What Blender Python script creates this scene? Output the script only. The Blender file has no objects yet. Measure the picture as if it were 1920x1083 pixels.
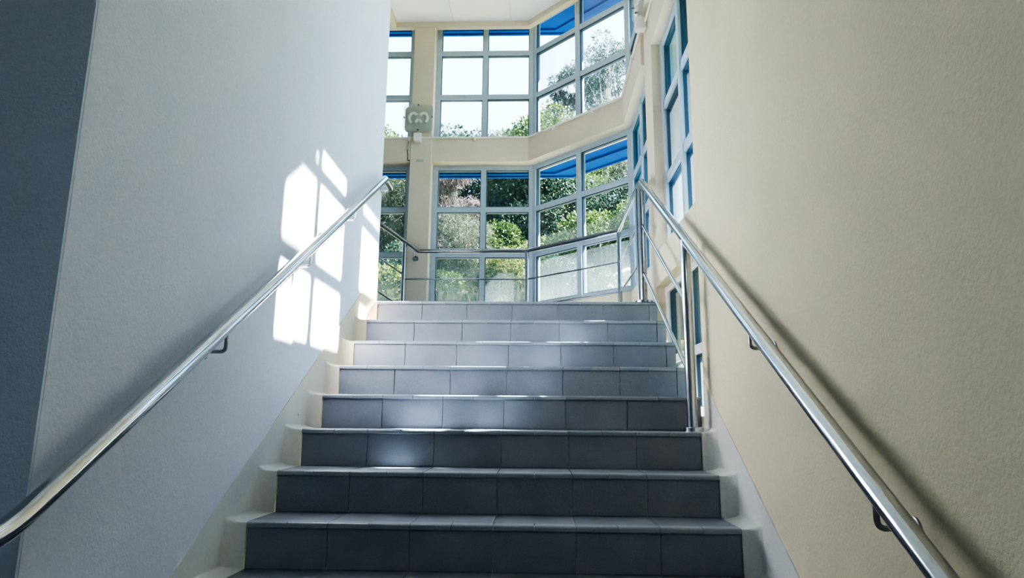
import bpy, bmesh, math, random
from mathutils import Vector, Matrix
import numpy as np
random.seed(7); rng = np.random.default_rng(11)
SC = bpy.context.scene
COL = SC.collection
R_, T_ = 0.164, 0.264            # riser and tread
XL, XR, W = -0.075, 1.87, 1.80   # left wall, right wall, tiled width
XG = 1.97                        # glass plane of the right wall
ZL = 7 * R_                      # landing level
YE = 0.74                        # end of the near right wall

# ------------------------------------------------------------------ materials
def mat(name):
    m = bpy.data.materials.new(name); m.use_nodes = True
    nt = m.node_tree; nt.nodes.clear()
    out = nt.nodes.new('ShaderNodeOutputMaterial')
    return m, nt, out
def N(nt, typ, **kw):
    n = nt.nodes.new(typ)
    for k, v in kw.items():
        if k in n.inputs: n.inputs[k].default_value = v
        else: setattr(n, k, v)
    return n
def ramp(nt, stops):
    n = nt.nodes.new('ShaderNodeValToRGB'); e = n.color_ramp.elements
    while len(e) < len(stops): e.new(0.5)
    for el, (p, c) in zip(e, stops):
        el.position = p; el.color = (*c, 1) if len(c) == 3 else c
    return n
def simple(name, col, rough=.5, metal=0, noise=.0, nscale=30, bump=0, bscale=200, spec=.5):
    m, nt, out = mat(name)
    b = N(nt, 'ShaderNodeBsdfPrincipled', Roughness=rough, Metallic=metal)
    b.inputs['Specular IOR Level'].default_value = spec
    geo = N(nt, 'ShaderNodeNewGeometry')
    nz = N(nt, 'ShaderNodeTexNoise', Scale=nscale, Detail=5)
    nt.links.new(geo.outputs['Position'], nz.inputs['Vector'])
    lo = tuple(c * (1 - noise) for c in col); hi = tuple(min(1, c * (1 + noise)) for c in col)
    r = ramp(nt, [(.3, lo), (.7, hi)])
    nt.links.new(nz.outputs['Fac'], r.inputs['Fac'])
    nt.links.new(r.outputs['Color'], b.inputs['Base Color'])
    if bump:
        n2 = N(nt, 'ShaderNodeTexNoise', Scale=bscale, Detail=3)
        nt.links.new(geo.outputs['Position'], n2.inputs['Vector'])
        bp = N(nt, 'ShaderNodeBump', Strength=bump, Distance=.01)
        nt.links.new(n2.outputs['Fac'], bp.inputs['Height'])
        nt.links.new(bp.outputs['Normal'], b.inputs['Normal'])
    nt.links.new(b.outputs['BSDF'], out.inputs['Surface'])
    return m
def plaster(name, col, stain_warm_light, bump=.35):
    m, nt, out = mat(name)
    b = N(nt, 'ShaderNodeBsdfPrincipled', Roughness=.75)
    b.inputs['Specular IOR Level'].default_value = .25
    geo = N(nt, 'ShaderNodeNewGeometry')
    big = N(nt, 'ShaderNodeTexNoise', Scale=1.3, Detail=4, Roughness=.6)
    fine = N(nt, 'ShaderNodeTexNoise', Scale=70, Detail=6, Roughness=.7)
    for n in (big, fine): nt.links.new(geo.outputs['Position'], n.inputs['Vector'])
    r1 = ramp(nt, [(.35, stain_warm_light), (.62, col)])
    nt.links.new(big.outputs['Fac'], r1.inputs['Fac'])
    mx = N(nt, 'ShaderNodeMixRGB', blend_type='MULTIPLY'); mx.inputs['Fac'].default_value = .5
    r2 = ramp(nt, [(.3, (.84, .84, .84)), (.6, (1, 1, 1))])
    nt.links.new(fine.outputs['Fac'], r2.inputs['Fac'])
    nt.links.new(r1.outputs['Color'], mx.inputs['Color1']); nt.links.new(r2.outputs['Color'], mx.inputs['Color2'])
    # sparse small dark specks
    vor = N(nt, 'ShaderNodeTexVoronoi', Scale=2.2); nt.links.new(geo.outputs['Position'], vor.inputs['Vector'])
    r3 = ramp(nt, [(.0, (.35, .3, .25)), (.018, (.4, .35, .3)), (.024, (1, 1, 1))])
    nt.links.new(vor.outputs['Distance'], r3.inputs['Fac'])
    m2 = N(nt, 'ShaderNodeMixRGB', blend_type='MULTIPLY'); m2.inputs['Fac'].default_value = .8
    nt.links.new(mx.outputs['Color'], m2.inputs['Color1']); nt.links.new(r3.outputs['Color'], m2.inputs['Color2'])
    nt.links.new(m2.outputs['Color'], b.inputs['Base Color'])
    bn = N(nt, 'ShaderNodeTexNoise', Scale=110, Detail=4, Roughness=.6)
    nt.links.new(geo.outputs['Position'], bn.inputs['Vector'])
    bp = N(nt, 'ShaderNodeBump', Strength=bump, Distance=.006)
    nt.links.new(bn.outputs['Fac'], bp.inputs['Height']); nt.links.new(bp.outputs['Normal'], b.inputs['Normal'])
    nt.links.new(b.outputs['BSDF'], out.inputs['Surface'])
    return m
M = {}
M['wall_left'] = plaster('pale_plaster', (.80, .81, .90), (.765, .78, .875))
M['wall_right'] = plaster('cream_plaster', (.785, .69, .48), (.715, .635, .445))
M['beam'] = plaster('beige_plaster', (.70, .595, .46), (.66, .555, .425), .2)
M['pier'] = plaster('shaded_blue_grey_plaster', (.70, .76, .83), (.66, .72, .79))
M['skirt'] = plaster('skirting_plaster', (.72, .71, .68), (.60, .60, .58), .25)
def stain_warm_light(m):  # warm light on the upper steps put into the colour, rising with height
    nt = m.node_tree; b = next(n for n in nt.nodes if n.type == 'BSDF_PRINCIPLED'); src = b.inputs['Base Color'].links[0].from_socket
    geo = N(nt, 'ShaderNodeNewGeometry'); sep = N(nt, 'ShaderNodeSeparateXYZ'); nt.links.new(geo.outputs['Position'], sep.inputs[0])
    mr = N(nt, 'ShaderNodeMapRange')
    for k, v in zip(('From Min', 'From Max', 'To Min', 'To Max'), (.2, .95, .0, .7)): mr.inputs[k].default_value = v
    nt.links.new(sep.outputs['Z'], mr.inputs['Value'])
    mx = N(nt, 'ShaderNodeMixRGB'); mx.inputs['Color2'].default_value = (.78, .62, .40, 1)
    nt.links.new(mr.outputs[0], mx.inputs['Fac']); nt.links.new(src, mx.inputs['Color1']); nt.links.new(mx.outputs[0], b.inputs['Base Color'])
stain_warm_light(M['skirt'])
M['ceiling'] = simple('ceiling_paint', (.82, .83, .85), .8, noise=.03, nscale=3, bump=.1)
M['grout'] = simple('tile_grout', (.55, .56, .56), .9, noise=.2, nscale=90)
def tile_mat(name, dark, light, rough):
    m, nt, out = mat(name)
    b = N(nt, 'ShaderNodeBsdfPrincipled', Roughness=rough)
    b.inputs['Specular IOR Level'].default_value = .5
    geo = N(nt, 'ShaderNodeNewGeometry')
    big = N(nt, 'ShaderNodeTexNoise', Scale=7, Detail=4); fine = N(nt, 'ShaderNodeTexNoise', Scale=260, Detail=3)
    for n in (big, fine): nt.links.new(geo.outputs['Position'], n.inputs['Vector'])
    add = N(nt, 'ShaderNodeMath', operation='ADD'); mul = N(nt, 'ShaderNodeMath', operation='MULTIPLY')
    nt.links.new(geo.outputs['Random Per Island'], mul.inputs[0]); mul.inputs[1].default_value = .22
    nt.links.new(big.outputs['Fac'], add.inputs[0]); nt.links.new(mul.outputs[0], add.inputs[1])
    r = ramp(nt, [(.3, dark), (.85, light)]); nt.links.new(add.outputs[0], r.inputs['Fac'])
    mx = N(nt, 'ShaderNodeMixRGB', blend_type='MULTIPLY'); mx.inputs['Fac'].default_value = .6
    r2 = ramp(nt, [(.35, (.7, .7, .72)), (.65, (1, 1, 1))]); nt.links.new(fine.outputs['Fac'], r2.inputs['Fac'])
    nt.links.new(r.outputs['Color'], mx.inputs['Color1']); nt.links.new(r2.outputs['Color'], mx.inputs['Color2'])
    nt.links.new(mx.outputs['Color'], b.inputs['Base Color'])
    bp = N(nt, 'ShaderNodeBump', Strength=.15, Distance=.004); nt.links.new(fine.outputs['Fac'], bp.inputs['Height'])
    nt.links.new(bp.outputs['Normal'], b.inputs['Normal'])
    nt.links.new(b.outputs['BSDF'], out.inputs['Surface'])
    return m
M['tile'] = tile_mat('slate_blue_tile', (.19, .205, .25), (.25, .268, .315), .40)
M['nosing'] = tile_mat('nosing_tile', (.23, .26, .30), (.31, .34, .375), .32)
M['steel'] = simple('polished_stainless_steel', (.56, .58, .60), .11, 1, noise=.05, nscale=60)
M['steel_landing'] = simple('darkened_stainless_steel', (.34, .34, .36), .16, 1, noise=.05, nscale=60)  # darker copy of the rail steel, dark reflections put into its colour
M['steel_dark'] = simple('bracket_steel', (.34, .35, .37), .3, 1, noise=.05, nscale=60)
M['alu'] = simple('anodised_aluminium', (.40, .47, .53), .42, .15, noise=.04, nscale=20)
M['blue'] = simple('blue_painted_metal', (.003, .055, .24), .75, noise=.12, nscale=6, spec=.08)
M['white_plastic'] = simple('aged_white_plastic', (.45, .44, .37), .45, noise=.05, nscale=30)
M['pipe'] = simple('painted_conduit', (.80, .74, .65), .45, noise=.05, nscale=30)
M['white_frame'] = simple('white_painted_frame', (.82, .81, .78), .45, noise=.04, nscale=20)
M['gasket'] = simple('dark_blue_gasket', (.03, .06, .10), .5)
M['black'] = simple('dark_cable', (.05, .045, .04), .6)
M['dark_gap'] = simple('dark_brown_recess', (.10, .055, .05), .7)
M['tube'] = simple('lamp_tube_white', (.95, .95, .93), .3)
def diffuser():
    m, nt, out = mat('frosted_diffuser')
    tr = N(nt, 'ShaderNodeBsdfTransparent', Color=(.88, .86, .80, 1))
    b = N(nt, 'ShaderNodeBsdfPrincipled', Roughness=.25); b.inputs['Base Color'].default_value = (.72, .74, .70, 1)
    mx = N(nt, 'ShaderNodeMixShader', Fac=.26)
    nt.links.new(tr.outputs[0], mx.inputs[1]); nt.links.new(b.outputs[0], mx.inputs[2])
    nt.links.new(mx.outputs[0], out.inputs['Surface']); return m
M['diffuser'] = diffuser()
def glass(name, haze, z0=1.5, z1=2.03, lo=.12, hi=.8, tint=(.90, .96, .99), thick=False):
    m, nt, out = mat(name)
    tr = N(nt, 'ShaderNodeBsdfTransparent', Color=(*tint, 1))
    gl = N(nt, 'ShaderNodeBsdfGlossy', Roughness=.02)
    if thick:                       # tinted pane: absorption grows with the path length through the glass
        ge = N(nt, 'ShaderNodeNewGeometry'); dt = N(nt, 'ShaderNodeVectorMath', operation='DOT_PRODUCT')
        nt.links.new(ge.outputs['Incoming'], dt.inputs[0]); nt.links.new(ge.outputs['Normal'], dt.inputs[1])
        ab = N(nt, 'ShaderNodeMath', operation='ABSOLUTE'); nt.links.new(dt.outputs['Value'], ab.inputs[0])
        mxm = N(nt, 'ShaderNodeMath', operation='MAXIMUM'); nt.links.new(ab.outputs[0], mxm.inputs[0]); mxm.inputs[1].default_value = .12
        iv = N(nt, 'ShaderNodeMath', operation='DIVIDE'); iv.inputs[0].default_value = 1; nt.links.new(mxm.outputs[0], iv.inputs[1])
        cb = N(nt, 'ShaderNodeCombineColor')
        for ch, t in zip(('Red', 'Green', 'Blue'), tint):
            pw = N(nt, 'ShaderNodeMath', operation='POWER'); pw.inputs[0].default_value = t
            nt.links.new(iv.outputs[0], pw.inputs[1]); nt.links.new(pw.outputs[0], cb.inputs[ch])
        nt.links.new(cb.outputs[0], tr.inputs['Color'])
    fr = N(nt, 'ShaderNodeFresnel', IOR=1.25)
    mx = N(nt, 'ShaderNodeMixShader')
    nt.links.new(fr.outputs[0], mx.inputs[0]); nt.links.new(tr.outputs[0], mx.inputs[1]); nt.links.new(gl.outputs[0], mx.inputs[2])
    last = mx
    if haze:
        geo = N(nt, 'ShaderNodeNewGeometry'); sep = N(nt, 'ShaderNodeSeparateXYZ')
        nt.links.new(geo.outputs['Position'], sep.inputs[0])
        mr = N(nt, 'ShaderNodeMapRange'); mr.interpolation_type = 'SMOOTHSTEP'
        for k, v in zip(('From Min', 'From Max', 'To Min', 'To Max'), (z0, z1, hi, lo)): mr.inputs[k].default_value = v
        nt.links.new(sep.outputs['Z'], mr.inputs['Value'])
        mp = N(nt, 'ShaderNodeMapping'); mp.inputs['Scale'].default_value = (22, 22, 1.6)
        nt.links.new(geo.outputs['Position'], mp.inputs['Vector'])
        nz = N(nt, 'ShaderNodeTexNoise', Scale=1, Detail=5, Roughness=.65); nt.links.new(mp.outputs[0], nz.inputs['Vector'])
        nb = N(nt, 'ShaderNodeTexNoise', Scale=3.5, Detail=4); nt.links.new(geo.outputs['Position'], nb.inputs['Vector'])
        a = N(nt, 'ShaderNodeMath', operation='ADD'); nt.links.new(nz.outputs['Fac'], a.inputs[0]); nt.links.new(nb.outputs['Fac'], a.inputs[1])
        mul = N(nt, 'ShaderNodeMath', operation='MULTIPLY', use_clamp=True)
        nt.links.new(a.outputs[0], mul.inputs[0]); nt.links.new(mr.outputs[0], mul.inputs[1])
        tl = N(nt, 'ShaderNodeBsdfTranslucent', Color=(.075, .105, .12, 1)); df = N(nt, 'ShaderNodeBsdfDiffuse', Color=(.12, .16, .18, 1))
        mh = N(nt, 'ShaderNodeMixShader', Fac=.35)
        nt.links.new(tl.outputs[0], mh.inputs[1]); nt.links.new(df.outputs[0], mh.inputs[2])
        mf = N(nt, 'ShaderNodeMixShader')
        nt.links.new(mul.outputs[0], mf.inputs[0]); nt.links.new(mx.outputs[0], mf.inputs[1]); nt.links.new(mh.outputs[0], mf.inputs[2])
        last = mf
    nt.links.new(last.outputs[0], out.inputs['Surface'])
    return m
M['glass'] = glass('clear_window_glass', False)
M['glass_low'] = glass('misted_window_glass', True, 1.47, 2.25, .13, .74)
M['glass_angled'] = glass('misted_angled_glass', True, 1.47, 2.15, .07, .50)
M['glass_step'] = glass('hazy_low_window_glass', True, .62, 1.0, .22, .62, (.80, .92, .97))
M['glass_side'] = glass('streaked_window_glass', True, 1.45, 2.5, .14, .5, (.80, .90, .945), True)
M['glass_bay_side'] = glass('bay_side_window_glass', True, 1.47, 2.2, .02, .5, (.74, .87, .93), True)
M['glass_upper'] = glass('dusty_window_glass', True, 3.25, 3.7, .0, .06)
def leaf_mat(name, cols, trans=.35, dim=.36):
    cols = [tuple(c * dim for c in q) for q in cols]
    m, nt, out = mat(name)
    geo = N(nt, 'ShaderNodeNewGeometry')
    nz = N(nt, 'ShaderNodeTexNoise', Scale=1.6, Detail=3); nt.links.new(geo.outputs['Position'], nz.inputs['Vector'])
    a = N(nt, 'ShaderNodeMath', operation='MULTIPLY_ADD'); a.inputs[1].default_value = .45
    s = N(nt, 'ShaderNodeMath', operation='SUBTRACT'); nt.links.new(nz.outputs['Fac'], s.inputs[0]); s.inputs[1].default_value = .2
    nt.links.new(geo.outputs['Random Per Island'], a.inputs[0]); nt.links.new(s.outputs[0], a.inputs[2])
    k = len(cols); r = ramp(nt, [((i + .1) / k, c) for i, c in enumerate(cols)])
    nt.links.new(a.outputs[0], r.inputs['Fac'])
    b = N(nt, 'ShaderNodeBsdfPrincipled', Roughness=.45); b.inputs['Specular IOR Level'].default_value = .12
    t = N(nt, 'ShaderNodeBsdfTranslucent'); mx = N(nt, 'ShaderNodeMixShader', Fac=trans)
    nt.links.new(r.outputs['Color'], b.inputs['Base Color']); nt.links.new(r.outputs['Color'], t.inputs['Color'])
    nt.links.new(b.outputs[0], mx.inputs[1]); nt.links.new(t.outputs[0], mx.inputs[2]); nt.links.new(mx.outputs[0], out.inputs['Surface'])
    return m
M['leaf_green'] = leaf_mat('broad_green_leaves', [(.02, .05, .02), (.05, .11, .025), (.11, .20, .04), (.22, .32, .09)])
M['leaf_dark'] = leaf_mat('dark_green_leaves', [(.02, .045, .05), (.035, .075, .07), (.06, .13, .08), (.12, .2, .10)])
M['leaf_pale'] = leaf_mat('pale_grey_green_needles', [(.03, .055, .05), (.06, .095, .07), (.12, .16, .10), (.24, .27, .16)])
M['leaf_pine'] = leaf_mat('blue_green_pine_needles', [(.02, .06, .08), (.05, .11, .13), (.09, .17, .18), (.15, .24, .22)])
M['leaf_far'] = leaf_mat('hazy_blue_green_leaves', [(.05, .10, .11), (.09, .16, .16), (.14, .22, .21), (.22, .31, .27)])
M['leaf_dry'] = leaf_mat('dry_pinkish_foliage', [(.06, .045, .045), (.13, .10, .10), (.22, .17, .16), (.33, .26, .23)])
M['leaf_yellow'] = leaf_mat('yellow_green_leaves', [(.05, .09, .02), (.13, .2, .03), (.27, .34, .06), (.42, .46, .13)])
M['bark'] = simple('grey_brown_bark', (.16, .13, .11), .9, noise=.4, nscale=18, bump=.5, bscale=40)
M['bark_pale'] = simple('pale_bark', (.36, .32, .29), .85, noise=.3, nscale=14, bump=.4, bscale=40)
M['rock'] = simple('pale_pinkish_rock', (.50, .42, .37), .9, noise=.35, nscale=6, bump=.8, bscale=25)
M['soil'] = simple('hillside_soil', (.10, .11, .06), .95, noise=.5, nscale=3, bump=.7, bscale=20)
M['grass'] = leaf_mat('undergrowth_blades', [(.03, .06, .02), (.09, .13, .04), (.2, .22, .08), (.32, .30, .16)])

# ------------------------------------------------------------------ mesh helpers
class MB:
    def __init__(s): s.v = []; s.f = []
    def add(s, verts, faces):
        o = len(s.v); s.v += [tuple(v) for v in verts]; s.f += [tuple(i + o for i in f) for f in faces]
    def box(s, x0, x1, y0, y1, z0, z1, bev=0):
        if bev:
            bm = bmesh.new(); bmesh.ops.create_cube(bm, size=1)
            for v in bm.verts:
                v.co = Vector(((x0 + x1) / 2 + v.co.x * (x1 - x0), (y0 + y1) / 2 + v.co.y * (y1 - y0), (z0 + z1) / 2 + v.co.z * (z1 - z0)))
            bmesh.ops.bevel(bm, geom=bm.edges[:], offset=bev, segments=2, profile=.5, affect='EDGES')
            bm.verts.index_update()
            s.add([v.co for v in bm.verts], [[v.index for v in f.verts] for f in bm.faces]); bm.free(); return
        vs = [(x, y, z) for z in (z0, z1) for y in (y0, y1) for x in (x0, x1)]
        s.add(vs, [(0, 2, 3, 1), (4, 5, 7, 6), (0, 1, 5, 4), (2, 6, 7, 3), (0, 4, 6, 2), (1, 3, 7, 5)])
    def prism(s, poly, z0, z1):       # vertical prism over a plan polygon
        n = len(poly)
        s.add([(x, y, z0) for x, y in poly] + [(x, y, z1) for x, y in poly],
              [tuple(range(n))[::-1], tuple(range(n, 2 * n))] + [(i, (i + 1) % n, n + (i + 1) % n, n + i) for i in range(n)])
    def xprism(s, poly, x0, x1):      # extrude a YZ polygon along X
        n = len(poly)
        s.add([(x0, y, z) for y, z in poly] + [(x1, y, z) for y, z in poly],
              [tuple(range(n)), tuple(range(n, 2 * n))[::-1]] + [(i, n + i, n + (i + 1) % n, (i + 1) % n) for i in range(n)])
    def band(s, inner, outer, z0, z1):  # wall along a plan polyline
        k = len(inner)
        for i in range(k - 1):
            s.prism([inner[i], inner[i + 1], outer[i + 1], outer[i]], z0, z1)
    def tube(s, pts, r, seg=16, cap=True):
        pts = [Vector(p) for p in pts]; n = len(pts); rings = []
        t0 = (pts[1] - pts[0]).normalized()
        up = Vector((0, 0, 1)) if abs(t0.z) < .9 else Vector((1, 0, 0))
        u = t0.cross(up).normalized()
        for i in range(n):
            a = (pts[i] - pts[i - 1]).normalized() if i else t0
            b = (pts[i + 1] - pts[i]).normalized() if i < n - 1 else a
            t = (a + b).normalized()
            u = (u - t * u.dot(t)).normalized(); w = t.cross(u)
            k = 1 / max(.5, math.sqrt((1 + a.dot(b)) / 2))
            rr = r[i] if isinstance(r, (list, tuple)) else r
            bis = (b - a)
            ring = []
            for j in range(seg):
                ang = 2 * math.pi * j / seg
                d = u * math.cos(ang) + w * math.sin(ang)
                if bis.length > 1e-5:
                    bn = bis.normalized(); d = d + bn * d.dot(bn) * (k - 1)
                ring.append(pts[i] + d * rr)
            rings.append(ring)
        V = [v for rg in rings for v in rg]; F = []
        for i in range(n - 1):
            for j in range(seg):
                F.append((i * seg + j, i * seg + (j + 1) % seg, (i + 1) * seg + (j + 1) % seg, (i + 1) * seg + j))
        if cap:
            F.append(tuple(range(seg))[::-1]); F.append(tuple((n - 1) * seg + j for j in range(seg)))
        s.add(V, F)
    def disc(s, c, axis, r, h, seg=28, bev=.15):   # squat cylinder with eased rim, from c along axis
        c = Vector(c); a = Vector(axis).normalized()
        s.tube([c, c + a * h * (1 - bev), c + a * h], [r, r, r * (1 - bev * .6)], seg)
    def build(s, name, m, parent=None, smooth=False, kind=None, label=None, cat=None, group=None, loc=None):
        me = bpy.data.meshes.new(name); me.from_pydata(s.v, [], s.f); me.validate()
        bm = bmesh.new(); bm.from_mesh(me); bmesh.ops.recalc_face_normals(bm, faces=bm.faces[:]); bm.to_mesh(me); bm.free()
        if smooth:
            me.polygons.foreach_set('use_smooth', [True] * len(me.polygons))
            try: me.set_sharp_from_angle(angle=math.radians(40))
            except Exception: pass
        me.materials.append(m)
        o = bpy.data.objects.new(name, me); COL.objects.link(o)
        if parent: o.parent = parent; o.matrix_parent_inverse = parent.matrix_world.inverted()
        tag(o, label, cat, group, kind); return o
def tag(o, label=None, cat=None, group=None, kind=None):
    for k, v in (('label', label), ('category', cat), ('group', group), ('kind', kind)):
        if v: o[k] = v
def empty(name, loc, label, cat, group=None, kind=None):
    o = bpy.data.objects.new(name, None); COL.objects.link(o); o.location = loc; o.empty_display_size = .1
    o.matrix_world = Matrix.Translation(loc)
    tag(o, label, cat, group, kind); return o
def arc_path(pts, rad, seg=7):       # round the corners of a 3D polyline
    pts = [Vector(p) for p in pts]; out = [pts[0]]
    for i in range(1, len(pts) - 1):
        a = (pts[i - 1] - pts[i]); b = (pts[i + 1] - pts[i]); la, lb = a.length, b.length
        a.normalize(); b.normalize(); th = a.angle(b)
        d = min(rad / math.tan(th / 2), la * .45, lb * .45)
        p0, p1 = pts[i] + a * d, pts[i] + b * d
        for k in range(seg + 1):
            t = k / seg; out.append((1 - t) ** 2 * p0 + 2 * t * (1 - t) * pts[i] + t * t * p1)
    out.append(pts[-1]); return out
def offset(line, d):                 # plan polyline moved sideways (positive = outward, to its left)
    L = [Vector(p) for p in line]; n = len(L); out = []
    nor = []
    for i in range(n - 1):
        t = (L[i + 1] - L[i]).normalized(); nor.append(Vector((-t.y, t.x)))
    for i in range(n):
        if i == 0: out.append(L[0] + nor[0] * d)
        elif i == n - 1: out.append(L[-1] + nor[-1] * d)
        else:
            b = (nor[i - 1] + nor[i]).normalized(); out.append(L[i] + b * d / b.dot(nor[i]))
    return [(p.x, p.y) for p in out]
# plan line of the bay glazing: along the far wall, across the corner, back along the right side
PA, PB, PC, PD = (-3.0, 4.10), (1.045, 4.10), (1.955, 3.18), (1.955, 2.07)
G = [PA, PB, PC, PD]

# ------------------------------------------------------------------ the setting
mb = MB(); mb.box(XL - .2, XL, -1.012, 2.13, -.82, 4.7, .002); mb.build('wall_left', M['wall_left'], kind='structure')
mb = MB(); mb.box(-3.2, XL - .001, -1.02, -1.0125, -.82, 4.7); mb.build('wall_pier', M['pier'], kind='structure')
mb = MB()
mb.box(XR, XR + .22, -5, YE, -.95, 4.7, .004)                    # near wall
mb.box(XR, XR + .22, YE, 1.79, 1.25, 1.47)                  # between the two openings
mb.box(XR, XR + .22, YE, 1.79, 4.67, 4.75)                 # over the top opening
mb.box(XR, XR + .22, YE, 1.9, -.95, .40)                   # under the lower opening
mb.build('wall_right', M['wall_right'], kind='structure')
mb = MB(); mb.box(XR, XR + .22, 1.79, 2.07, 1.25, 2.98); mb.box(XR, XR + .22, 1.79, 2.07, 3.25, 4.7); mb.box(XR, XR + .22, 1.89, 2.07, .9, 1.25)
mb.build('column', M['beam'], kind='structure')
mb = MB(); mb.box(-.24, -.014, 3.94, 4.2, ZL, 4.7, .008); mb.build('column', M['beam'], kind='structure')
mb = MB(); mb.band(offset(G, -.06), offset(G, .14), ZL - .3, 1.47); mb.build('wall_bay', M['wall_right'], kind='structure')
GB = [PA, PB, PC, (1.955, YE - .02)]
BI = [(-3.0, 3.95), (.983, 3.95), (1.845, 3.088), (1.845, 2.07)]
mb = MB(); mb.band(BI, offset(G, .14), 2.98, 3.25); mb.box(XR, 2.095, YE, 2.07, 2.98, 3.25); mb.build('beam', M['beam'], kind='structure')
mb = MB(); mb.band(offset(GB, -.17), offset(GB, -.11), 4.50, 4.72); mb.box(-.50, -.44, 1.9, 3.93, 4.50, 4.72)
mb.build('trim_1', M['beam'], kind='structure')
mb = MB(); ci = offset(GB, -.13)
mb.prism([(-.46, -5), (-.46, ci[1][1]), ci[1], ci[2], (ci[2][0], YE), (XR + .1, YE), (XR + .1, -5)], 4.563, 4.70)
mb.prism([(-3.2, -5), (-3.2, 4.0), (-.46, 4.0), (-.46, -5)], 4.60, 4.72)
mb.band(offset(GB, -.14), offset(GB, .05), 4.66, 4.85)
mb.build('ceiling', M['ceiling'], kind='structure')
mb = MB()
for x in (.17, .79): mb.box(x, x + .006, -1, 3.9, 4.558, 4.566)
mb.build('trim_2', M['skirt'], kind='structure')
mb = MB(); fi = offset(G, -.03)
mb.prism([(-3.2, 7 * T_ + .065), (-3.2, 4.05), fi[1], fi[2], (fi[3][0], 1.92), (XR, 1.92), (XR, 7 * T_ + .065)], ZL - .16, ZL)
mb.build('floor_landing', M['tile'], kind='structure')
mb = MB(); mb.box(-3.2, XR, -5, -4 * T_ + .02, -.97, -5 * R_); mb.build('floor', M['tile'], kind='structure')
mb = MB(); mb.box(-3.2, XR + .2, -5.2, -5, -.97, 4.7); mb.build('wall_back', M['pier'], kind='structure')
mb = MB(); mb.box(-3.4, -3.2, -5.2, 4.2, -.97, 4.7); mb.build('wall_far_left', M['wall_left'], kind='structure')
mb = MB(); mb.box(-3.2, XR, -5, -1.5, 2.0, 2.2); mb.build('added_shade_slab', M['ceiling'], kind='structure')  # unseen slab added to darken the area behind the camera

# ------------------------------------------------------------------ windows (frame and one mesh per pane)
def window(name, p0, p1, ushare, zs, fw, gmat, depth=.07, fm=None):
    """glazed screen from plan point p0 to p1; ushare = mullion positions 0..1, zs = rail heights"""
    a, b = Vector(p0), Vector(p1); L = (b - a).length; t = (b - a) / L; n = Vector((-t.y, t.x))
    fr = MB()
    def bar(u0, u1, d0, d1, z0, z1):
        P = [a + t * u0 + n * d0, a + t * u1 + n * d0, a + t * u1 + n * d1, a + t * u0 + n * d1]
        fr.prism([(q.x, q.y) for q in P], z0, z1)
    us = [u * L for u in ushare]
    for i, u in enumerate(us):
        h = fw / 2
        lo, hi = (u, u + fw) if i == 0 else ((u - fw, u) if i == len(us) - 1 else (u - h, u + h))
        bar(lo, hi, -depth / 2, depth / 2, zs[0], zs[-1])
    for j, z in enumerate(zs):
        h = fw / 2
        lo, hi = (z, z + fw) if j == 0 else ((z - fw, z) if j == len(zs) - 1 else (z - h, z + h))
        bar(us[0], us[-1], -depth / 2 + .006, depth / 2 - .006, lo, hi)
    # dark rubber gasket round every light
    root = fr.build(name, fm or M['alu'], kind='structure'); fr = MB()
    for i in range(len(us) - 1):
        for j in range(len(zs) - 1):
            u0, u1, z0, z1 = us[i] + fw * (1 if i == 0 else .5), us[i + 1] - fw * (1 if i == len(us) - 2 else .5), zs[j] + fw * (1 if j == 0 else .5), zs[j + 1] - fw * (1 if j == len(zs) - 2 else .5)
            k = .007
            for q in ((u0, u0 + k, z0, z1), (u1 - k, u1, z0, z1), (u0, u1, z0, z0 + k), (u0, u1, z1 - k, z1)):
                bar(q[0], q[1], -.018, .018, q[2], q[3])
    fr.build('gasket', M['gasket'], root)
    for i in range(len(us) - 1):
        for j in range(len(zs) - 1):
            g = MB(); g0 = a + t * (us[i] + .01); g1 = a + t * (us[i + 1] - .01)
            g.add([(g0.x, g0.y, zs[j] + .01), (g1.x, g1.y, zs[j] + .01), (g1.x, g1.y, zs[j + 1] - .01), (g0.x, g0.y, zs[j + 1] - .01)], [(0, 1, 2, 3)])
            g.build('pane', gmat, root)
    return root
ZLO, ZUP = [1.47, 2.02, 2.50, 2.985], [3.245, 3.757, 4.27, 4.67]
LA = (PB[0] + .014)
window('window_1', (-.014, 4.10), PB, [0, .503, 1], ZLO, .055, M['glass_low'])
window('window_2', (-1.30, 4.10), (-.24, 4.10), [0, .5, 1], ZLO, .055, M['glass_low'])
window('window_3', PB, PC, [0, .5, 1], ZLO, .055, M['glass_angled'])
window('window_4', PC, PD, [0, .5, 1], ZLO, .055, M['glass_bay_side'])
window('window_5', (-.014, 4.10), PB, [0, .503, 1], ZUP, .055, M['glass_upper'])
window('window_6', (-1.30, 4.10), (-.24, 4.10), [0, .5, 1], ZUP, .055, M['glass_upper'])
window('window_7', PB, PC, [0, .5, 1], ZUP, .055, M['glass_upper'])
window('window_8', PC, PD, [0, .5, 1], ZUP, .055, M['glass_upper'])
window('window_11', (XG, 1.79), (XG, YE), [0, .52, 1], ZUP, .055, M['glass_upper'])
window('window_9', (XG, 1.79), (XG, YE), [0, .52, 1], [1.45, 1.965, 2.49, 2.99], .055, M['glass_side'], .08)
window('window_10', (XG, 1.89), (XG, YE), [0, .58, 1], [.40, .76, 1.26], .05, M['glass_step'], .08, M['white_frame'])
mb = MB(); mb.box(-3.2, -1.3, 4.04, 4.2, ZL, 4.7); mb.build('wall_far', M['wall_right'], kind='structure')

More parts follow.
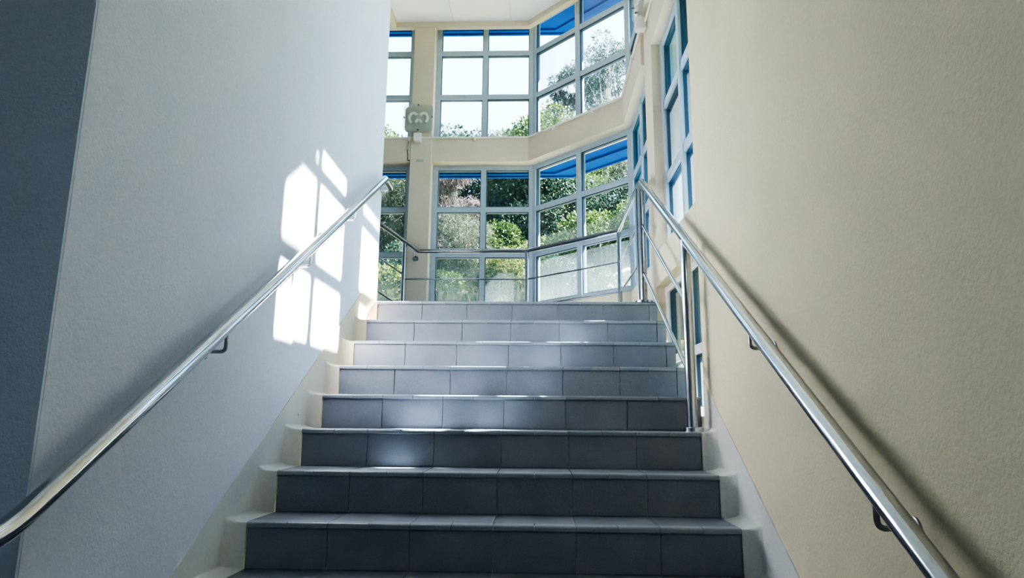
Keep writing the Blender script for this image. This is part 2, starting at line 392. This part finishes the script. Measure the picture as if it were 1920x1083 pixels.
# ------------------------------------------------------------------ staircase
stair = empty('staircase', (.9, 0, 0), 'straight flight of slate-blue tiled steps with rounded nosings climbing to the window landing', 'staircase')
def xend(i): return W if i <= 2 else XR
prof = [(-4 * T_ + .02, -5 * R_ - .1)]
for i in range(-4, 8):
    prof += [(i * T_ + .019, (i - 1) * R_ - .006 if i > -4 else -5 * R_ - .1), (i * T_ + .019, i * R_ - .007)]
prof += [(7 * T_ + .07, ZL - .007), (7 * T_ + .07, ZL - .25), (-3.4 * T_, -5 * R_ - .1)]
mb = MB(); mb.xprism(prof[1:], 0, XR - .002); mb.build('stair_core', M['grout'], stair)
def tile_cuts(x1, step):
    xs, x = [], 0
    while x < x1 - .012:
        xs.append((x, min(x + step, x1))); x += step
    return xs
for i in range(-4, 8):
    x1 = xend(i); y, z = i * T_, i * R_
    mb = MB()
    for a, b in tile_cuts(x1, .302):
        mb.box(a + .0018, b - .0018, y + .011, y + .021, (i - 1) * R_ + .001, z - .021, .0012)
    mb.build('riser', M['tile'], stair)
    mb = MB()
    for a, b in tile_cuts(x1, .151):
        pr = [(y + .062, z - .009), (y + .062, z)]
        for k in range(6):
            ang = math.pi / 2 * k / 5; pr.append((y + .009 - .009 * math.sin(ang), z - .009 + .009 * math.cos(ang)))
        pr += [(y, z - .017), (y + .003, z - .0205), (y + .02, z - .0205), (y + .02, z - .009)]
        mb.xprism(pr, a + .0012, b - .0012)
    mb.build('nosing', M['nosing'], stair)
    if i < 7:
        mb = MB()
        for a, b in tile_cuts(x1, .302):
            mb.box(a + .0018, b - .0018, y + .0645, y + T_ + .012, z - .010, z, .001)
        mb.build('tread', M['tile'], stair)

# coved plaster borders either side of the tiles, and the skirting that follows the pitch
def cove(name, xt, xw, i0, i1, end_y, m):
    mb = MB(); n = 14; rz, ry = .031, .052
    pts = [(-4 * T_ - .02, -5 * R_)] if i0 == -4 else []
    base = []
    for i in range(i0, i1 + 1):
        base += [(i * T_ + .004, (i - 1) * R_), (i * T_ + .004, i * R_)]
    base.append((end_y, i1 * R_))
    # ease every nosing with short chamfers
    prof = []
    for k, (y, z) in enumerate(base):
        if k % 2 == 1:
            prof += [(y, z - .010), (y + .003, z - .003), (y + .010, z)]
        else: prof.append((y, z))
    P = len(prof); V = []; F = []
    for a in range(n + 1):
        s = a / n; x = xt + (xw - xt) * s
        q = max(0, (s - .18) / .82); h = 1 - math.sqrt(max(0, 1 - q * q))
        for (y, z) in prof: V.append((x, y - ry * h, z + rz * h))
    for a in range(n):
        for k in range(P - 1):
            F.append((a * P + k, a * P + k + 1, (a + 1) * P + k + 1, (a + 1) * P + k))
    mb.add(V, F)
    sgn = 1 if xt > xw else -1                        # skirting on the wall, top edge parallel to the pitch
    lo, hi = -1.05, end_y
    sl = R_ / T_; x0, x1 = xw, xw + sgn * .005
    top = lambda y: y * sl + .118
    mb.xprism([(lo, top(lo) - .5), (lo, top(lo)), (hi, top(hi)), (hi, top(hi) - .5)], min(x0, x1), max(x0, x1))
    return mb.build(name, m, kind='structure', smooth=True)
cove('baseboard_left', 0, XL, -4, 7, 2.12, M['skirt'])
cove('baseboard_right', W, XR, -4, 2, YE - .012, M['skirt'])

# ------------------------------------------------------------------ handrails
SL = .607; H0 = .854
def rz(y): return H0 + SL * y
def bracket(root, x, y, z, xw, m=None):
    """bent rod under a wall rail: down from the tube, then back to a round plate on the wall"""
    s = 1 if xw > x else -1
    b = MB(); b.tube(arc_path([(x, y, z - .02), (x, y, z - .084), (xw - s * .004, y, z - .084)], .018), .0065, 10)
    br = b.build('bracket', M['steel_dark'], root, smooth=True)
    p = MB(); p.disc((xw, y, z - .084), (-s, 0, 0), .026, .006); p.build('wall_plate', M['steel_dark'], br, smooth=True)
lh = empty('handrail', (0, 0, rz(0)), 'polished steel wall handrail on the pale left wall with a dark bent lower end', 'handrail')
mb = MB(); xa = 0.0
bend = arc_path([(xa, -1.75, rz(-1.20)), (xa, -1.20, rz(-1.20)), (xa, -.9, rz(-.9))], .36, 9)[:-1]
mb.tube(bend + arc_path([(xa, -.9, rz(-.9)), (xa, 1.90, H0 + .621 * 1.90 - .005), (xa, 2.10, H0 + .621 * 1.9 - .005), (XL + .004, 2.10, H0 + .621 * 1.9 - .005)], .05), .0245, 22)
mb.build('rail', M['steel'], lh, smooth=True)
for y in (-.287, .496, 1.214): bracket(lh, xa, y, rz(y) + .01 * max(0, y), XL)
p = MB(); p.disc((XL, 2.10, H0 + .621 * 1.9 - .005), (1, 0, 0), .034, .006); p.build('wall_plate', M['steel'], lh, smooth=True)

XRr = 1.79
rh = empty('stair_railing', (XRr, .6, .33), 'polished steel stair railing along the cream right wall with sloping rods', 'railing')
mb = MB(); mb.tube(arc_path([(XRr, -1.8, rz(-1.3)), (XRr, -1.3, rz(-1.3)), (XRr, 1.86, rz(1.86))], .05), .0245, 22); mb.build('rail', M['steel'], rh, smooth=True)
for y in (-.245, -1.01): bracket(rh, XRr, y, rz(y), XR)
yp = 2 * T_ + .105
mb = MB(); mb.tube([(XRr - .005, yp, 2 * R_ + .004), (XRr - .005, yp, rz(yp))], .0245, 22); po = mb.build('post', M['steel'], rh, smooth=True)
mb = MB(); mb.disc((XRr - .0, yp, 2 * R_), (0, 0, 1), .046, .022, 32); mb.build('base_flange', M['steel'], po, smooth=True)
for z1, z0 in ((1.685, .922), (1.349, .585)):
    mb = MB(); mb.tube([(XRr, 1.885, z1), (XRr - .005, yp, z0)], .011, 12); mb.build('rod', M['steel'], rh, smooth=True)

lr = empty('landing_railing', (1.79, 1.9, ZL), 'polished steel guard railing around the landing in front of the bay windows', 'railing')
ZT = 1.998; C1, C2, C3, C4 = (1.788, 1.90), (1.788, 3.115), (.978, 3.834), (-.094, 3.834)
mb = MB(); mb.tube(arc_path([(*C1, ZT + .002), (*C2, ZT), (*C3, ZT), (*C4, ZT), (-1.1, 3.834, ZT + .70)], .035, 5), .021, 18); mb.build('top_rail', M['steel_landing'], lr, smooth=True)
def lpost(x, y, r, z1=ZT, fl=.045):
    m1 = MB(); m1.tube([(x, y, ZL), (x, y, z1)], r, 18); o = m1.build('post', M['steel_landing'], lr, smooth=True)
    m2 = MB(); m2.disc((x, y, ZL), (0, 0, 1), fl, .016); m2.build('base_flange', M['steel_landing'], o, smooth=True)
lpost(*C1, .0245, ZT, .058); lpost(1.772, 1.985, .011, ZT - .02, .03); lpost(*C2, .019); lpost(*C3, .019); lpost(-.234, 3.834, .019, ZT + .09)
lpost(-1.1, 3.834, .019, ZT + .68)
for z in (1.715, 1.452):
    mb = MB(); mb.tube([(*C1, z), (*C2, z)], .008, 10); mb.build('rod', M['steel_landing'], lr, smooth=True)
    mb = MB(); mb.tube([(*C2, z), (*C3, z)], .008, 10); mb.build('rod', M['steel_landing'], lr, smooth=True)
    mb = MB(); mb.tube([(*C3, z), (-.234, 3.834, z)], .008, 10); mb.build('rod', M['steel_landing'], lr, smooth=True)
for z in (1.758, 1.425):
    mb = MB(); mb.tube([(-.234, 3.834, z), (-1.1, 3.834, z + .866 * .68)], .009, 10); mb.build('rod', M['steel_landing'], lr, smooth=True)
mb = MB(); mb.tube(arc_path([(-.141, 3.834, ZT - .018), (-.141, 3.834, ZT - .055), (-.141, 3.937, ZT - .055)], .016), .007, 10); b1 = mb.build('bracket', M['steel_landing'], lr, smooth=True)
mb = MB(); mb.disc((-.141, 3.94, ZT - .055), (0, -1, 0), .03, .008); mb.build('wall_plate', M['steel_landing'], b1, smooth=True)
mb = MB(); mb.tube([(1.80, 1.99, ZT - .03), (1.868, 1.99, ZT - .03)], .007, 10); b1 = mb.build('bracket', M['steel_landing'], lr, smooth=True)
mb = MB(); mb.disc((1.87, 1.99, ZT - .03), (-1, 0, 0), .026, .008); mb.build('wall_plate', M['steel_landing'], b1, smooth=True)

# ------------------------------------------------------------------ bulkhead lights, conduit, cable
def rounded_plate(mb, w, h, r, d0, d1, inset=.0, seg=6):
    def loop(k, d):
        hw, hh = w / 2 - k, h / 2 - k; out = []
        for cx, cz, a0 in ((hw - r, hh - r, 0), (-hw + r, hh - r, 90), (-hw + r, -hh + r, 180), (hw - r, -hh + r, 270)):
            for i in range(seg + 1):
                a = math.radians(a0 + 90 * i / seg); out.append((cx + r * math.cos(a), -d, cz + r * math.sin(a)))
        return out
    layers = [loop(0, d0), loop(0, d1 - inset), loop(inset * .35, d1 - inset * .3), loop(inset, d1)]
    n = len(layers[0]); V = [v for l in layers for v in l]; F = []
    for k in range(len(layers) - 1):
        for i in range(n): F.append((k * n + i, k * n + (i + 1) % n, (k + 1) * n + (i + 1) % n, (k + 1) * n + i))
    F.append(tuple(range(n))[::-1]); F.append(tuple(range((len(layers) - 1) * n, len(layers) * n)))
    mb.add(V, F)
def bulkhead(loc, rot, label):
    root = bpy.data.objects.new('bulkhead_light', None); COL.objects.link(root); root.empty_display_size = .1
    tag(root, label, 'wall light', None)
    mb = MB(); rounded_plate(mb, .29, .275, .04, 0, .035, .006); mb.build('base', M['white_plastic'], root, smooth=True)
    mb = MB(); rounded_plate(mb, .31, .295, .045, .037, .085, .02); mb.build('diffuser', M['diffuser'], root, smooth=True)
    mb = MB(); pts = []
    for k in range(0, 27):                       # folded flat lamp: two round lobes
        a = math.radians(-60 + 300 * k / 26); pts.append((-.052 + .042 * math.cos(a), -.055, .0 + .055 * math.sin(a)))
    mb.tube(pts, .014, 10)
    mb.tube([(-2 * .0 + .052 - (p[0] + .052), p[1], p[2]) for p in pts], .014, 10)
    mb.build('lamp_tube', M['tube'], root, smooth=True)
    mb = MB(); mb.box(-.024, .024, -.07, -.04, -.012, .03, .004); mb.build('lamp_holder', M['white_plastic'], root)
    for x, z in ((-.145, .0), (.145, .0), (0, -.137), (0, .137)):
        mb = MB(); mb.disc((x, -.062, z), (0, -1, 0), .008, .02, 12); mb.build('clip', M['black'], root, smooth=True)
    root.location = loc; root.rotation_euler = (0, 0, rot)
    return root
bulkhead((-.155, 3.94, 3.432), 0, 'square frosted bulkhead light on the beige column between the far windows')
bulkhead((XR, 1.93, 3.46), math.radians(-90), 'bulkhead light seen edge-on at the top of the right-hand column')

cl = [(-1.3, 3.938), (.978, 3.938), (1.833, 3.083), (1.833, 1.95), (1.858, 1.90), (1.858, 1.0)]
co = empty('electrical_conduit', (.3, 3.935, 3.235), 'thin beige electrical conduit running along the top of the beam below the upper windows', 'conduit')
mb = MB(); mb.tube(arc_path([(*q, 3.236) for q in cl], .03, 4), .010, 10); mb.build('pipe', M['pipe'], co, smooth=True)
def along(u, k):
    a, b = Vector(cl[k]), Vector(cl[k + 1]); q = a + (b - a) * u; t = (b - a).normalized(); return q, t
for u, k in ((.18, 0), (.46, 0), (.76, 0), (.3, 1), (.72, 1), (.25, 2), (.6, 2)):
    q, t = along(u, k); n = Vector((t.y, -t.x)); q = q - n * 0.002
    P = [q - t * .010 + n * .013, q + t * .010 + n * .013, q + t * .010 - n * .011, q - t * .010 - n * .011]
    mb = MB(); mb.prism([(p.x, p.y) for p in P], 3.205, 3.249); mb.build('clip', M['pipe'], co)
for (x0, x1, y0, y1), lab in (((-.20, -.125, 3.885, 3.95), 'beige square junction box under the square frosted bulkhead light'),
                              ((1.79, 1.868, 1.90, 1.97), 'beige junction box on the conduit under the edge-on bulkhead light at the right-hand column')):
    jb = MB(); jb.box(x0, x1, y0, y1, 3.18, 3.275, .006)
    j = jb.build('junction_box', M['pipe'], label=lab, cat='junction box')
    s = MB()
    cx, cy = (x0 + x1) / 2, (y0 + y1) / 2
    s.tube([(cx, cy, 3.27), (cx, cy, 3.30)], .009, 10); s.build('cable_gland', M['pipe'], j, smooth=True)
ca = empty('cable', (-.27, 3.93, 3.1), 'thin dark cable running down the beam beside the far column and across its top', 'cable')
mb = MB(); mb.tube([(-.262, 3.946, 3.215), (-.26, 3.946, 3.15), (-.272, 3.946, 3.12), (-.262, 3.946, 3.06), (-.262, 3.946, 2.992), (-.13, 3.944, 2.99), (-.03, 3.944, 2.984)], .0035, 6); mb.build('wire', M['black'], ca)
for x, z, w, h in ((-.262, 3.135, .022, .065), (-.135, 2.99, .075, .028)):
    mb = MB(); mb.box(x - w / 2, x + w / 2, 3.936, 3.952, z - h / 2, z + h / 2, .004); mb.build('cover_patch', M['white_plastic'], ca)

# ------------------------------------------------------------------ outside: blue eaves, hillside, plants
def eave(z, label, wide=False):
    aw = empty('awning', (2.4, 3.3, z), label, 'awning', 'blue sunshade canopies')
    inner = offset(GB, .06)
    out = [(-3.0, 4.38), (1.465, 4.38), (2.35, 3.495), (2.35, 1.30), (2.60, .84), (2.60, YE - .8)]
    if wide: out = [(-3.0, 4.33), (1.49, 4.33), (2.14, 3.68), (2.14, 1.30), (2.46, .84), (2.46, YE - .8)]
    inn = [inner[0], inner[1], inner[2], (2.03, 1.30), (2.03, .84), (2.1, YE - .8)]
    mb = MB(); mb.band(inn, out, z, z + .05); mb.build('canopy_sheet', M['blue'], aw)
    mb = MB(); o2 = [(x + (.03 if x > 2 else 0), y + (.03 if y > 3.5 else 0)) for x, y in out]
    mb.band(out, o2, z - .02, z + .09); mb.build('fascia', M['blue'], aw)
    mb = MB()
    mid = [((a[0] + b[0]) / 2, (a[1] + b[1]) / 2) for a, b in zip(inn, out)]
    m2 = offset(mid[:4], .03); mb.band(mid[:4], m2, z - .025, z); mb.build('stiffener', M['blue'], aw)
eave(2.985, 'blue metal sunshade canopy outside the heads of the lower windows')
eave(4.67, 'blue metal sunshade canopy outside the heads of the upper windows', True)
eave(1.275, 'blue metal sunshade canopy outside, glimpsed through the low window beside the steps')

def hill(x, y):
    b = .55 * (y - 6.0) + .10 * x
    b = min(max(b, -.4), 7.0 + .12 * x)
    return b + .16 * math.sin(x * 1.3 + y * .7) + .12 * math.sin(x * .5 - y * 1.1)
nx, ny = 70, 60; xs = np.linspace(-26, 30, nx); ys = np.linspace(4.9, 42, ny)
mb = MB(); mb.add([(x, y, hill(x, y)) for y in ys for x in xs], [(j * nx + i, j * nx + i + 1, (j + 1) * nx + i + 1, (j + 1) * nx + i) for j in range(ny - 1) for i in range(nx - 1)])
mb.build('hillside', M['soil'], smooth=True, kind='structure')
mb = MB(); mb.box(-60, 80, -60, 80, -1.3, -1.0); mb.build('ground', M['soil'], kind='structure')

def leaf_mesh(name, m, pts, size, aspect=.5, droop=0.0, nrm=None, jit=.35):
    """many leaves as one mesh: each a pointed, slightly folded blade"""
    n = len(pts); P = np.asarray(pts)
    d = rng.normal(size=(n, 3))
    if nrm is not None: d = d * .75 + np.asarray(nrm) * .8
    d[:, 2] -= droop * 2.2
    d /= np.linalg.norm(d, axis=1)[:, None]
    s = rng.normal(size=(n, 3)); s -= d * (s * d).sum(1)[:, None]; s /= np.linalg.norm(s, axis=1)[:, None]
    k = np.cross(d, s)
    ln = size * (1 + jit * rng.normal(size=n)).clip(.45, 1.8)[:, None]; wd = ln * aspect
    v0 = P; v1 = P + d * ln * .45 + s * wd * .5 + k * wd * .12; v2 = P + d * ln; v3 = P + d * ln * .45 - s * wd * .5 + k * wd * .12
    V = np.stack([v0, v1, v2, v3], 1).reshape(-1, 3)
    me = bpy.data.meshes.new(name); me.vertices.add(4 * n); me.vertices.foreach_set('co', V.ravel())
    me.loops.add(4 * n); me.loops.foreach_set('vertex_index', np.arange(4 * n))
    me.polygons.add(n); me.polygons.foreach_set('loop_start', np.arange(0, 4 * n, 4)); me.polygons.foreach_set('loop_total', np.full(n, 4))
    me.update(calc_edges=True); me.materials.append(m); return me
def crown_points(blobs, n):
    n = int(n * 1.9)
    w = np.array([b[3] ** 2 for b in blobs]); w = w / w.sum(); P = []; Q = []
    for b, k in zip(blobs, (w * n).astype(int)):
        d = rng.normal(size=(k, 3)); d /= np.linalg.norm(d, axis=1)[:, None]
        rr = b[3] * (.55 + .45 * rng.random(k) ** .6)[:, None]
        P.append(np.array(b[:3]) + d * rr * np.array([1, 1, .85])); Q.append(d)
    return np.concatenate(P), np.concatenate(Q)
def blobs_for(h, w, k, lo=.35, br=1):
    out = []
    for i in range(k):
        a = 2 * math.pi * i / k * 1.618 * 2 + random.random(); zz = lo + (1 - lo) * (i + .5) / k
        rad = w * .5 * math.sqrt(max(.05, 1 - ((zz - .55) / .55) ** 2)) * random.uniform(.35, .8)
        r = w * random.uniform(.17, .27) * br
        out.append((rad * math.cos(a), rad * math.sin(a), zz * h - r * .4, r))
    return out
def trunk_mesh(h, r, blobs, m, lean=.0):
    mb = MB()
    mb.tube([(lean * t * t * h + .06 * math.sin(5 * t), .05 * math.sin(4 * t + 1), t * h * .86) for t in [i / 7 for i in range(8)]], [r * (1.15 - .9 * i / 7) for i in range(8)], 8)
    for b in blobs[::2]:
        z0 = max(.1 * h, b[2] * .55)
        mb.tube([(lean * (z0 / h) ** 2 * h, 0, z0), (b[0] * .5, b[1] * .5, (z0 + b[2]) / 2 + .05 * h), (b[0], b[1], b[2])], [r * .45, r * .32, r * .12], 6)
    me = bpy.data.meshes.new('trunk'); me.from_pydata([tuple(v) for v in mb.v], [], mb.f); me.materials.append(m)
    me.polygons.foreach_set('use_smooth', [True] * len(me.polygons)); return me
KIND = {}
def make_kind(key, h, w, k, n, leaf, lm, bm_, aspect=.5, droop=0, r=.06, lo=.3, lean=0, br=1):
    bl = blobs_for(h, w, k, lo, br); P, Q = crown_points(bl, n)
    if lean: P[:, 0] += lean * (P[:, 2] / h) ** 2 * h
    KIND[key] = (trunk_mesh(h, r, bl, M[bm_], lean), leaf_mesh('foliage', M[lm], P, leaf * .74, aspect, droop, Q))
make_kind('bush', 1.6, 2.0, 12, 5200, .10, 'leaf_green', 'bark', .55, 0, .04, .12)
make_kind('bush_dark', 1.8, 2.2, 13, 5200, .10, 'leaf_dark', 'bark', .5, 0, .04, .12)
make_kind('bush_yellow', 1.1, 1.5, 9, 3200, .10, 'leaf_yellow', 'bark', .45, 0, .03, .12)
make_kind('tree_green', 3.4, 2.9, 20, 9000, .12, 'leaf_green', 'bark', .5, .1, .08, .28)
make_kind('tree_dark', 3.8, 3.0, 22, 9500, .12, 'leaf_dark', 'bark', .5, .15, .09, .2)
make_kind('feathery', 3.4, 2.4, 22, 9000, .20, 'leaf_pale', 'bark', .09, .45, .06, .15)
make_kind('dry', 2.9, 1.5, 26, 6000, .18, 'leaf_dry', 'bark', .10, .6, .05, .12, 0, .6)
make_kind('pine', 6.2, 2.6, 34, 5200, .20, 'leaf_pine', 'bark', .22, .05, .06, .42, 0, .42)
make_kind('gum', 6.0, 3.0, 26, 5200, .13, 'leaf_far', 'bark_pale', .35, .3, .08, .5, .05, .6)
make_kind('wispy', 3.2, 2.0, 14, 1500, .15, 'leaf_far', 'bark', .12, .1, .04, .3)
def plant(name, key, x, y, s, rot, label, cat, sz=None):
    tm, lm = KIND[key]; o = bpy.data.objects.new(name, None); COL.objects.link(o); o.empty_display_size = .2
    o.location = (x, y, hill(x, y) - .06); o.rotation_euler = (0, 0, rot); o.scale = (s, s, sz or s)
    tag(o, label, cat, name.replace('_', ' ') + ' plants on the slope outside')
    for nm, me in (('trunk', tm), ('foliage', lm)):
        c = bpy.data.objects.new(nm, me); COL.objects.link(c); c.parent = o
for a in [
    # x, y, scale ...
    ('feathery_tree', 'feathery', -1.9, 13.6, 1.0, .3, 'grey-green feathery tree outside, behind the left pair of panes of the far lower window', 'tree'),
    ('dry_tree', 'dry', -.95, 12.6, 1.05, 1.0, 'pinkish dry drooping tree outside in the left half of the far lower window', 'tree'),
    ('feathery_tree', 'feathery', .35, 15.0, 1.0, 2.1, 'pale feathery tree outside just left of the centre mullion of the far window', 'tree'),
    ('young_feathery_tree', 'feathery', -.45, 11.4, .55, 2.9, 'small pale feathery sapling outside below the dry drooping tree', 'tree'),
    ('dark_tree', 'tree_dark', 1.0, 14.2, .85, .5, 'dark blue-green tree outside behind the right half of the far lower window', 'tree'),
    ('leafy_tree', 'tree_green', .9, 17.0, 1.0, .0, 'mid-green leafy tree outside, high on the slope above the dark blue-green tree', 'tree'),
    ('yellow_bush', 'bush_yellow', 1.25, 12.6, .8, .4, 'yellow-green bush outside low in the right half of the far window', 'bush'),
    ('yellow_bush', 'bush_yellow', .35, 10.9, .8, 1.7, 'yellow-green bush outside beside the centre mullion, above the landing rail', 'bush'),
    ('leafy_bush', 'bush', -.75, 10.4, .55, 2.2, 'small green bush outside at the foot of the pinkish dry tree', 'bush'),
    ('round_bush', 'bush', 2.15, 12.4, .95, .9, 'rounded bright green bush outside, left half of the angled lower window', 'bush'),
    ('leafy_tree', 'tree_green', 2.0, 15.3, 1.0, 2.4, 'leafy tree outside above the rounded bush in the angled lower window', 'tree'),
    ('dark_bush', 'bush_dark', 2.9, 13.7, 1.0, .2, 'dark green bush outside behind the mullion of the angled lower window', 'bush'),
    ('leafy_bush', 'bush', 3.35, 12.6, .9, 1.2, 'mixed green bush outside in the right half of the angled lower window', 'bush'),
    ('feathery_tree', 'feathery', 3.9, 14.2, .8, 1.2, 'pale feathery tree outside at the right edge of the angled lower window', 'tree'),
    ('gum_tree', 'gum', 3.25, 17.2, 1.0, .8, 'tall tree with a pale straight trunk outside, right half of the angled window', 'tree'),
    ('gum_tree', 'gum', 4.0, 18.6, 1.02, 2.6, 'second pale-trunked tall tree outside, further right and behind the first', 'tree'),
    ('pine_tree', 'pine', 2.15, 18.3, .84, .0, 'open-branched pine outside, standing against the sky in the left half of the angled upper window', 'tree'),
    ('pine_tree', 'pine', 1.35, 19.8, .62, 1.3, 'smaller pine outside beside the mullion between far and angled upper windows', 'tree'),
    ('wispy_tree', 'wispy', .35, 20.4, 1.0, .6, 'thin wispy tree top outside in the bottom right pane of the far upper window', 'tree'),
    ('wispy_tree', 'wispy', -4.0, 19.6, 1.05, 1.6, 'thin wispy tree top outside in the narrow upper pane left of the far column', 'tree'),
    ('dark_tree', 'tree_dark', -1.2, 17.0, .95, 2.0, 'dark green tree outside high on the slope behind the pinkish dry tree', 'tree'),
    ('dark_tree', 'tree_dark', 2.9, 19.0, .9, 1.0, 'dark tree outside at the back between the pale trunks and the pine', 'tree'),
    ('leafy_tree', 'tree_green', -3.1, 16.4, 1.0, 2.0, 'bright leafy tree outside high in the narrow lower window left of the far column', 'tree'),
    ('feathery_tree', 'feathery', -2.9, 13.2, .85, .7, 'grey-green feathery tree outside in the middle of the narrow window left of the far column', 'tree'),
    ('yellow_bush', 'bush_yellow', -2.35, 10.2, 1.25, 2.6, 'bright yellow-green bush outside low in the narrow window left of the far column', 'bush'),
    ('dark_bush', 'bush_dark', -1.75, 11.6, .8, .8, 'dark green bush outside at the lower left corner of the far lower window', 'bush'),
    ('leafy_bush', 'bush', .1, 12.9, .85, 2.0, 'green bush outside between the pinkish dry tree and the centre mullion', 'bush'),
    ('dark_bush', 'bush_dark', 1.55, 10.6, .5, 2.9, 'low dark bush outside near the mullion where the far and angled windows meet', 'bush'),
    ('leafy_bush', 'bush', 2.2, 10.4, .5, 1.9, 'low green bush outside in the misted bottom pane of the angled window', 'bush'),
    ('dark_tree', 'tree_dark', -4.3, 18.6, .75, .4, 'dark tree outside behind the bright leafy tree left of the far column', 'tree'),
    ('dark_tree', 'tree_dark', .3, 18.8, .8, 1.4, 'dark tree outside at the back, behind the leafy tree high on the slope', 'tree'),
    ('leafy_tree', 'tree_green', 5.2, 17.0, 1.1, 1.1, 'leafy tree outside glimpsed through the tall window in the right wall', 'tree'),
]: plant(*a)

def rock(x, y, s, label, seed):
    bm = bmesh.new(); bmesh.ops.create_icosphere(bm, subdivisions=3, radius=1)
    rd = random.Random(seed); cuts = [(Vector((rd.gauss(0, 1), rd.gauss(0, 1), rd.gauss(0, 1))).normalized(), rd.uniform(.55, .85)) for _ in range(11)]
    for v in bm.verts:
        for n, d in cuts:
            e = v.co.dot(n) - d
            if e > 0: v.co -= n * e * .92
        v.co.z *= .62
    me = bpy.data.meshes.new('rock'); bm.to_mesh(me); bm.free(); me.materials.append(M['rock'])
    o = bpy.data.objects.new('rock', me); COL.objects.link(o); o.location = (x, y, hill(x, y) + s * .2); o.scale = (s * 1.25, s, s); o.rotation_euler = (0, 0, seed)
    tag(o, label, 'rock', 'pale rocks on the hillside')
rock(-1.0, 11.2, .40, 'largest pale pink rock outside behind the misted left pane of the far window', 1)
rock(-.55, 10.9, .28, 'pale pink rock outside just right of the largest rock', 2)
rock(-1.35, 10.9, .25, 'pale pink rock outside just left of the largest rock', 3)
rock(.95, 11.9, .30, 'whitish rock outside beside the yellow-green bush right of the centre mullion', 4)
rock(2.4, 11.1, .32, 'pale rock outside in the misted lower left pane of the angled window', 5)
rock(3.0, 11.5, .28, 'pale rock outside in the misted lower right pane of the angled window', 6)

pts = []; nr = []
for _ in range(2600):                 # tufts of undergrowth all over the slope
    x, y = random.uniform(-7, 8), random.uniform(8.5, 19); z = hill(x, y)
    for k in range(9):
        pts.append((x + random.gauss(0, .07), y + random.gauss(0, .07), z)); nr.append((random.gauss(0, .3), random.gauss(0, .3), 1.6))
ug = bpy.data.objects.new('undergrowth', leaf_mesh('undergrowth', M['grass'], pts, .30, .09, -.2, np.array(nr))); COL.objects.link(ug)
tag(ug, 'low grass and weeds covering the slope outside the windows', 'undergrowth', None, 'stuff')

# ------------------------------------------------------------------ light
w = bpy.data.worlds.new('sky'); SC.world = w; w.use_nodes = True; nt = w.node_tree; nt.nodes.clear()
wo = nt.nodes.new('ShaderNodeOutputWorld'); bg = nt.nodes.new('ShaderNodeBackground'); bg.inputs['Strength'].default_value = 2.35
tc = nt.nodes.new('ShaderNodeTexCoord'); sp = nt.nodes.new('ShaderNodeSeparateXYZ'); nt.links.new(tc.outputs['Generated'], sp.inputs[0])
rp = ramp(nt, [(0.0, (.25, .28, .25)), (.02, (.50, .76, .97)), (.30, (.42, .71, .99)), (.75, (.42, .64, .95)), (1, (.28, .5, .9))])
nt.links.new(sp.outputs['Z'], rp.inputs['Fac']); nt.links.new(rp.outputs['Color'], bg.inputs['Color']); nt.links.new(bg.outputs[0], wo.inputs['Surface'])
sl = bpy.data.lights.new('sun', 'SUN'); sl.energy = 56; sl.angle = math.radians(.8); sl.color = (1.0, .95, .88)
so = bpy.data.objects.new('sun', sl); COL.objects.link(so)
dv = Vector((-1, -.238, -1.29)); so.rotation_euler = dv.to_track_quat('-Z', 'Y').to_euler(); so.location = (7, 4, 9)
def portal(c, n, w_, h_):
    l = bpy.data.lights.new('sky_portal', 'AREA'); l.shape = 'RECTANGLE'; l.size = w_; l.size_y = h_
    l.cycles.is_portal = True
    o = bpy.data.objects.new('sky_portal', l); COL.objects.link(o); o.location = c
    o.rotation_euler = Vector(n).to_track_quat('-Z', 'Y').to_euler()
portal((-.1, 4.3, 2.95), (0, -1, 0), 2.8, 3.4)
portal((1.62, 3.75, 2.95), (-1, -1, 0), 1.35, 3.4)
portal((2.12, 2.6, 2.95), (-1, 0, 0), 1.2, 3.4)
portal((2.12, 1.27, 3.95), (-1, 0, 0), 1.1, 1.4)
portal((2.12, 1.27, 2.2), (-1, 0, 0), 1.1, 1.55)
portal((2.12, 1.3, .85), (-1, 0, 0), 1.2, .85)

hl = bpy.data.lights.new('added_fill_light', 'AREA'); hl.shape = 'RECTANGLE'; hl.size = 1.2; hl.size_y = .6; hl.energy = 5.6; hl.color = (.64, .80, 1.0)  # unseen bluish fill, added to lift the pier, left wall and risers
ho = bpy.data.objects.new('added_fill_light', hl); COL.objects.link(ho); ho.location = (1.2, -3.5, 1.95)

# ------------------------------------------------------------------ camera
cam = bpy.data.cameras.new('camera'); cam.sensor_fit = 'HORIZONTAL'; cam.sensor_width = 36; cam.lens = 1250 / 1920 * 36
cam.clip_start = .02; cam.clip_end = 300
cobj = bpy.data.objects.new('camera', cam); COL.objects.link(cobj)
yaw, pit, rol = CAM = (-.035, .192, .009)
cy, sy, cp, s_p, cr, sr = math.cos(yaw), math.sin(yaw), math.cos(pit), math.sin(pit), math.cos(rol), math.sin(rol)
f = Vector((sy * cp, cy * cp, s_p)); r0 = Vector((cy, -sy, 0)); u0 = r0.cross(f)
r = r0 * cr + u0 * sr; u = -r0 * sr + u0 * cr
Mx = Matrix((r, u, -f)).transposed().to_4x4(); Mx.translation = Vector((1.057, -2.531, .380)); cobj.matrix_world = Mx
SC.camera = cobj
SC.cycles.use_denoising = True
SC.cycles.max_bounces = 14; SC.cycles.diffuse_bounces = 8; SC.cycles.transparent_max_bounces = 24
SC.cycles.caustics_reflective = False; SC.cycles.caustics_refractive = False; SC.cycles.sample_clamp_indirect = 8
SC.view_settings.view_transform = 'AgX'; SC.view_settings.look = 'AgX - High Contrast'; SC.view_settings.exposure = 1.48
